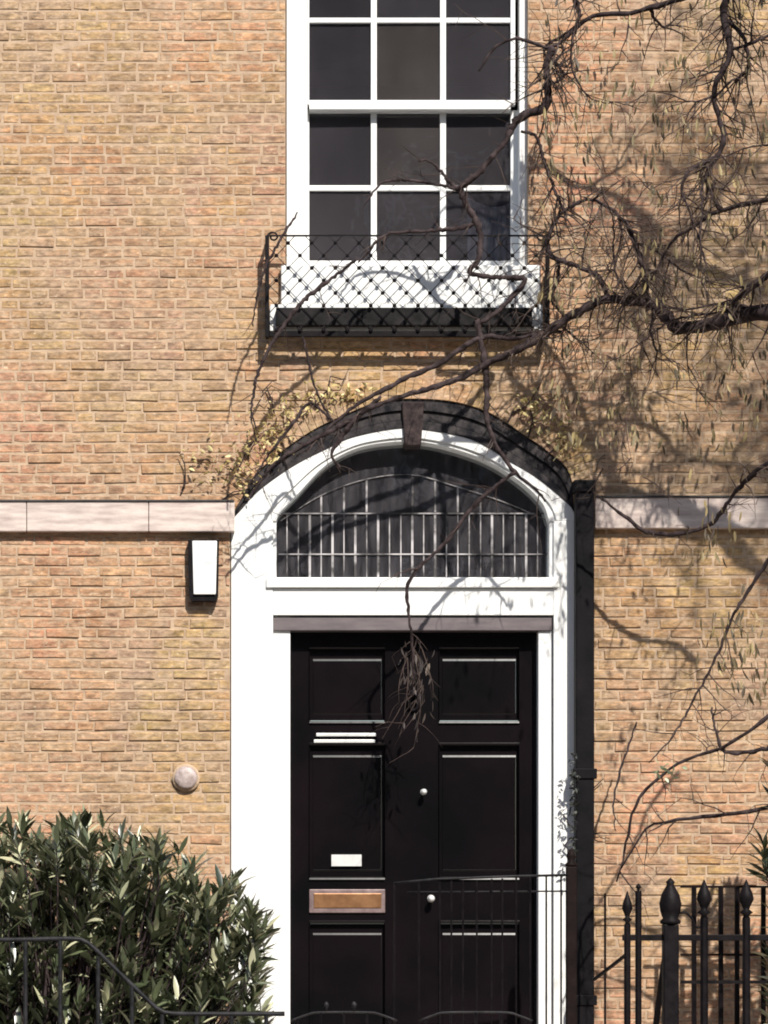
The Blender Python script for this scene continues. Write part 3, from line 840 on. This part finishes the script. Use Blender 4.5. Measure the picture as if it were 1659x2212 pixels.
# the big limb across the right, thinning to the lower left
limb([toU(tru(3.2)),(1900,560,-1.7),(1700,668,-1.3),(1640,680,-1.2),(1560,692,-1.15),(1500,704,-1.12),(1448,708,-1.1)], [44*mm,32*mm,30*mm,29*mm,28*mm,27*mm,24*mm], 8, (.15,.4), .006, 2)
limb([(1452,706,-1.1),(1432,680,-1.08),(1402,655,-1.05),(1350,648,-1.03),(1308,650,-1.0),(1262,676,-1.0),(1200,708,-.98),(1100,762,-.95),(1000,806,-.9),(900,846,-.87),(800,882,-.85),(740,918,-.8),(680,948,-.8),(600,1002,-.75),(535,1085,-.7)],
     [22*mm,20*mm,18*mm,15*mm,15*mm,13*mm,12*mm,11*mm,10*mm,9*mm,9*mm,8*mm,7*mm,6*mm,3.5*mm], 22, (.10,.24), .0032, 1)
limb([(1185,712,-.97),(1110,728,-.9),(1035,734,-.88),(950,780,-.86),(840,838,-.84),(765,880,-.84),(700,935,-.8),(640,990,-.78)], [6*mm,8*mm,10*mm,10*mm,9*mm,7*mm,5*mm,3*mm], 8, (.08,.22), .003, 1)
limb([(1036,690,-.88),(1040,760,-.88),(1045,850,-.86),(1056,920,-.86),(1085,982,-.86),(1115,1020,-.86),(1150,1050,-.9),(1178,1085,-.92)], [10*mm,11*mm,11*mm,10*mm,8*mm,7*mm,5*mm,3*mm], 8, (.08,.2), .003, 1)
limb([(1115,1015,-.86),(1060,1060,-.85),(1005,1110,-.83),(965,1160,-.8),(928,1205,-.8),(886,1258,-.78),(880,1320,-.76),(893,1400,-.74),(905,1470,-.7)], [6*mm,7*mm,7*mm,7*mm,6*mm,7*mm,5*mm,5*mm,3*mm], 12, (.08,.2), .0026, 1)
limb([(1290,1075,-.75),(1340,1108,-.7),(1397,1140,-.7),(1480,1143,-.75),(1540,1120,-.8),(1600,1050,-1.0),(1700,980,-1.3)], [3.5*mm,7*mm,8*mm,7*mm,7*mm,9*mm,12*mm], 8, (.1,.2), .003, 1)
# window branches
limb([toU(tru(5.0)),(1800,-110,-1.7),(1600,-40,-1.4),(1460,2,-1.2),(1350,28,-1.15),(1270,32,-1.1),(1225,68,-1.1),(1190,98,-1.1),(1150,88,-1.08),(1110,86,-1.05),(1070,112,-1.0),(1040,160,-1.0)], [22*mm,17*mm,13*mm,12*mm,11*mm,12*mm,14*mm,15*mm,9*mm,8*mm,6*mm,4*mm], 16, (.1,.3), .0035, 1)
limb([(1195,98,-1.1),(1186,140,-1.1),(1192,195,-1.1),(1184,238,-1.08),(1140,254,-1.05),(1112,272,-1.0),(1095,300,-1.0),(1050,352,-.95),(1010,388,-.93),(985,402,-.9),(955,370,-.88),(920,340,-.86),(900,345,-.86)],
     [15*mm,14*mm,13*mm,15*mm,14*mm,14*mm,10*mm,9*mm,12*mm,12*mm,6*mm,5*mm,3*mm], 14, (.08,.2), .003, 1)
limb([(992,400,-.9),(1000,440,-.9),(1018,480,-.88),(1030,520,-.88),(1028,565,-.86),(1012,588,-.85),(1060,596,-.85),(1130,600,-.85),(1110,630,-.86),(1080,665,-.87),(1040,700,-.88)], [12*mm,10*mm,12*mm,11*mm,9*mm,9*mm,8*mm,10*mm,9*mm,8*mm,9*mm], 14, (.07,.18), .003, 1)
limb([(1028,485,-.88),(985,497,-.86),(900,500,-.85),(845,505,-.84),(815,520,-.84),(795,545,-.84),(770,570,-.83)], [8*mm,8*mm,6*mm,6*mm,6*mm,5*mm,3*mm], 10, (.06,.16), .0025, 1)
limb([(985,402,-.9),(920,392,-.88),(860,390,-.87),(825,396,-.86),(806,415,-.85),(790,440,-.85)], [6*mm,5*mm,5*mm,5*mm,4*mm,2*mm], 5, (.05,.13), .002, 1)
limb([(770,560,-.83),(735,592,-.85),(700,628,-.86),(660,662,-.88),(620,702,-.9),(585,745,-.9),(556,800,-.9),(545,850,-.9),(540,905,-.88)], [4*mm,6*mm,8*mm,8*mm,7*mm,6*mm,6*mm,4*mm,3*mm], 10, (.06,.16), .0025, 1)
limb([(636,455,-.8),(612,490,-.8),(592,530,-.8),(564,590,-.8),(553,640,-.8),(548,700,-.8)], [3*mm,5*mm,5*mm,4*mm,4*mm,2*mm], 8, (.05,.13), .002, 1)
limb([(655,730,-.8),(668,790,-.8),(690,850,-.8),(715,900,-.8),(740,935,-.8)], [4*mm,5*mm,4*mm,4*mm,3*mm], 4, (.05,.12), .002, 1)
limb([(715,905,-.8),(672,868,-.78),(640,905,-.76),(600,955,-.76),(570,1000,-.74),(540,1050,-.72)], [4*mm,6*mm,6*mm,5*mm,4*mm,2*mm], 10, (.05,.14), .0025, 1)
limb([(820,860,-.84),(770,905,-.82),(735,950,-.8),(715,985,-.78),(740,1020,-.78)], [6*mm,9*mm,10*mm,7*mm,3*mm], 10, (.05,.14), .0028, 1)
# right side tangle
limb([toU(tru(4.2)),(1850,300,-1.8),(1700,408,-1.5),(1640,425,-1.4),(1560,452,-1.3),(1500,488,-1.25),(1450,520,-1.2),(1400,600,-1.15)], [24*mm,17*mm,13*mm,11*mm,10*mm,9*mm,7*mm,4*mm], 24, (.15,.4), .004, 2)
limb([(1700,560,-1.5),(1650,600,-1.4),(1600,640,-1.3),(1580,690,-1.2)], [14*mm,12*mm,10*mm,8*mm], 8, (.1,.3), .004, 1)
limb([(1600,-60,-1.4),(1560,20,-1.3),(1580,110,-1.3),(1540,200,-1.3),(1560,300,-1.3),(1530,380,-1.3),(1560,452,-1.3)], [14*mm,12*mm,11*mm,9*mm,9*mm,8*mm,8*mm], 26, (.12,.36), .004, 2)
limb([(1310,650,-1.0),(1290,600,-1.0),(1240,580,-1.0),(1190,560,-1.0),(1180,520,-1.0),(1210,470,-1.0),(1280,430,-1.05),(1350,470,-1.1),(1380,560,-1.1),(1392,655,-1.05)], [9*mm,8*mm,9*mm,8*mm,6*mm,6*mm,6*mm,8*mm,9*mm,10*mm], 30, (.1,.3), .0038, 2)
limb([(1230,-20,-1.2),(1250,30,-1.1)], [10*mm,9*mm], 3, (.1,.2), .003, 1)
limb([(1130,285,-1.0),(1165,300,-1.0),(1180,350,-1.0),(1200,410,-1.0),(1225,470,-1.0)], [5*mm,6*mm,6*mm,5*mm,5*mm], 8, (.08,.2), .003, 1)
# hanging lower right branches
limb([toU(tru(2.2)),(1850,1440,-1.8),(1740,1480,-1.5),(1660,1548,-1.4),(1600,1590,-1.35),(1540,1622,-1.3),(1480,1642,-1.25),(1420,1690,-1.2),(1375,1740,-1.2),(1352,1800,-1.15),(1345,1850,-1.1),(1335,1905,-1.1)], [22*mm,17*mm,14*mm,12*mm,11*mm,9*mm,8*mm,8*mm,7*mm,6*mm,5*mm,3*mm], 20, (.1,.28), .0035, 1)
limb([(1740,1600,-1.5),(1660,1615,-1.35),(1600,1628,-1.3),(1560,1622,-1.3),(1542,1580,-1.3),(1538,1520,-1.3)], [10*mm,9*mm,8*mm,7*mm,5*mm,3*mm], 8, (.1,.2), .003, 1)
limb([toU(tru(1.9)),(1850,1700,-1.9),(1740,1730,-1.5),(1640,1752,-1.4),(1540,1765,-1.3),(1450,1782,-1.25),(1400,1790,-1.2),(1365,1830,-1.2),(1340,1880,-1.2)], [26*mm,22*mm,20*mm,18*mm,13*mm,11*mm,8*mm,6*mm,3*mm], 16, (.1,.3), .0035, 1)
limb([(1700,1150,-1.5),(1640,1240,-1.4),(1590,1330,-1.35),(1550,1420,-1.3),(1500,1500,-1.3),(1450,1580,-1.3),(1400,1650,-1.3)], [9*mm,7*mm,6*mm,5*mm,4*mm,4*mm,2*mm], 14, (.1,.25), .003, 1)
limb([(1380,1560,-.5),(1350,1640,-.5),(1330,1720,-.5),(1330,1800,-.5)], [3*mm,4*mm,4*mm,2*mm], 4, (.08,.2), .002, 1)
# canopy over the frame, towards the sun
for k in range(9):
    s_ = tru(U(4.6, 7.6)); e = Vector((U(1.2, 2.8), U(-2.6, -1.0), U(5.0, 7.3)))
    mid = s_.lerp(e, .5) + Vector((0, 0, U(.1,.5))); m_ = MB(); c2 = wob(crv([s_, mid, e], 18), .1)
    m_.tube(c2, [.020-.014*i/17 for i in range(18)], 7); m_.build('branch', M_bark, tree, smooth=True)
    for _ in range(16):
        i = random.randint(5, 16); t = (c2[i+1]-c2[i]).normalized(); s = t.cross(Vector((U(-1,1),U(-1,1),U(-1,1)))).normalized()
        twig(c2[i], t*.6+s, U(.4,.9), U(.005,.010), 2)
# hanging pods / withered leaves
RP = [l for l in LP if toU(l[0])[0] > 1170 and -80 < toU(l[0])[1] < 1060]
for k in range(30):                                   # crooked secondary branches growing from the limbs
    p, t, r0 = random.choice(RP); r0 = min(r0*.7, U(.006, .010)); q = p.copy(); pts = [p]
    d = (t*.4 + t.cross(Vector((U(-1,1),U(-.3,.3),U(-1,1))))).normalized(); d.y *= .35
    nn = random.randint(4, 8)
    for i in range(nn):
        d = (d + Vector((U(-1,1), U(-.25,.25), U(-1,1)))*.6).normalized(); q = q + d*U(.06,.11); q.y = min(q.y, -.12)
        if toU(q)[0] < 1165: q.x += .12
        pts.append(q.copy())
    c3 = crv(pts, nn*5); c3 = [a + Vector((U(-1,1),0,U(-1,1)))*.003 for a in c3]; m_ = MB(); n3 = len(c3)
    rr = [r0*(1-.85*i/n3)*U(.8,1.2) for i in range(n3)]
    m_.tube(c3, rr, 7); m_.build('branch', M_bark, tree, smooth=True)
    for _ in range(7):
        i = random.randint(3, n3-2); twig(c3[i], (c3[i+1]-c3[i-1]).normalized() + Vector((U(-1,1),U(-.5,.5),U(-1,1))), U(.07,.22), .0028, 1)
    RP += [(c3[i], (c3[i]-c3[i-1]).normalized(), rr[i]) for i in range(3, n3, 2)]
for _ in range(560):                                  # fine twigs on those
    p, t, r0 = random.choice(RP); s3 = t.cross(Vector((U(-1,1),U(-1,1),U(-1,1)))).normalized()
    twig(p, t*.5 + s3 + Vector((0,0,-.3)), U(.10,.30), min(r0*.8, U(.0028,.0055)), 1)
for k in range(17):                                   # bushy sprays above the frame; they dapple the wall with shade
    c = Vector((U(1.75, 3.3), U(-2.4, -.9), U(4.9, 8.0)))
    for _ in range(7): twig(c + Vector((U(-.15,.15),U(-.15,.15),U(-.15,.15))), Vector((U(-1,1),U(-1,1),U(-1,1))), U(.2,.45), U(.004,.008), 1)
    for _ in range(46):
        p = c + Vector((random.gauss(0,.14), random.gauss(0,.14), random.gauss(0,.14))); L = U(.04,.08)
        vv, ff = leaf_geo(L, L*U(.25,.5), .2); m3 = basis(Vector((U(-1,1),U(-1,1),U(-1,.4))), U(-2,2)); buds.add([p + m3 @ Vector(q) for q in vv], ff, R())
def pod_cluster(u, v, y, n, sp, drop):
    for _ in range(n):
        p = P(u + random.gauss(0, sp), v + random.gauss(0, drop), y + U(-.1,.1))
        d = Vector((U(-.35,.35), U(-.3,.3), -1)); L = U(.025,.06)
        vv, ff = leaf_geo(L, L*U(.2,.32), U(0,.3)); m3 = basis(d, U(0,6.28))
        buds.add([p + m3 @ Vector(q) for q in vv], ff, R())
for u, v in ((893,1400),(905,1450),(880,1420),(915,1480),(900,1380)):
    pp = P(u, v, -.3)
    for _ in range(2): twig(pp, Vector((U(-.8,.8), U(-.2,.2), -1)), U(.12,.36), .0028, 1, None, .6)
keep = buds; buds = MB()
pod_cluster(898, 1440, -.3, 40, 20, 34); pod_cluster(903, 1540, -.3, 16, 20, 30)
buds.build('withered_leaves', leaf_mat('withered_leaf', (.02,.012,.010), (.06,.04,.03), (.16,.12,.09), .7), tree, 'stuff', tint=True); buds = keep
pod_cluster(1545, 1150, -.8, 34, 34, 34); pod_cluster(1500, 1190, -.8, 8, 14, 20)
pod_cluster(1600, 1400, -1.35, 70, 42, 48); pod_cluster(1560, 1345, -1.3, 12, 30, 14); pod_cluster(1520, 960, -.6, 12, 24, 20)
pod_cluster(1640, 1480, -1.4, 30, 25, 30)
for _ in range(300): pod_cluster(U(1165,1670), U(-10,960), U(-1.0,-.1), random.randint(2,5), 8, 10)
buds.build('seed_pods', M_bud, tree, 'stuff', tint=True)
twigs.build('twigs', M_twig, tree, 'stuff')
sg = MB()
for _ in range(26):
    p = P(1440 + random.gauss(0, 15), 1672 + random.gauss(0, 13), -1.22 + U(-.03,.03)); d = Vector((U(-1,1),U(-1,.2),U(-.6,1))); L = U(.02,.036)
    vv, ff = leaf_geo(L, L*.45, .2); m3 = basis(d, U(-1,1)); sg.add([p + m3 @ Vector(q) for q in vv], ff, R())
sg.build('young_leaves', M_sprig, tree, 'stuff', tint=True)

# ------------------------------------------------------------------ small climbers on the wall
M_lich = leaf_mat('yellow_green_leaf', (.34,.25,.09), (.55,.43,.16), (.75,.65,.34), .6)
M_dleaf = leaf_mat('dark_leaf', (.006,.008,.006), (.015,.018,.012), (.03,.035,.02), .6)
def creeper(label, spots, m, n, Lr, y0=-.045, y1=-.008):
    c0 = P(*spots[0][:2], -.02); cr = empty('creeper', tuple(c0), label, 'creeper')
    lf, stm = MB(), MB()
    for (u, v, su, sv) in spots:
        for _ in range(n):
            p = P(u + random.gauss(0, su), v + random.gauss(0, sv), U(y0, y1))
            d = Vector((U(-1,1), U(-.6,.1), U(-1,1))); L = U(*Lr)
            vv, ff = leaf_geo(L, L*U(.35,.55), .2); m3 = basis(d, U(-1.5,1.5)); lf.add([p + m3 @ Vector(q) for q in vv], ff, R())
        q = Vector(P(u-su*2, v+sv*2, -.012)); pts = [q]
        for i in range(5): q = q + Vector((U(-.02,.06), U(-.004,.002), U(-.02,.07))); pts.append(q)
        MB().tube(pts, [.004,.004,.003,.003,.002,.001], 5).build('stem', M_bark, cr)
    lf.build('leaves', m, cr, 'stuff', tint=True)
creeper('yellow green creeper scattered over the bricks on the left shoulder of the door arch', [(560,960,30,26),(610,900,30,20),(520,1030,22,26),(660,860,34,16),(460,1000,34,30),(740,850,30,10),(590,940,26,26)], M_lich, 60, (.014,.034))
creeper('yellow green creeper tuft on the right shoulder of the door arch', [(1185,905,22,20),(1215,950,16,24),(1140,880,22,16)], M_lich, 50, (.014,.034))
creeper('dark leaved creeper clinging between the drainpipe and white door frame', [(1238,1650+i*27,4,13) for i in range(8)], M_dleaf, 12, (.014,.028), -.115, -.088)
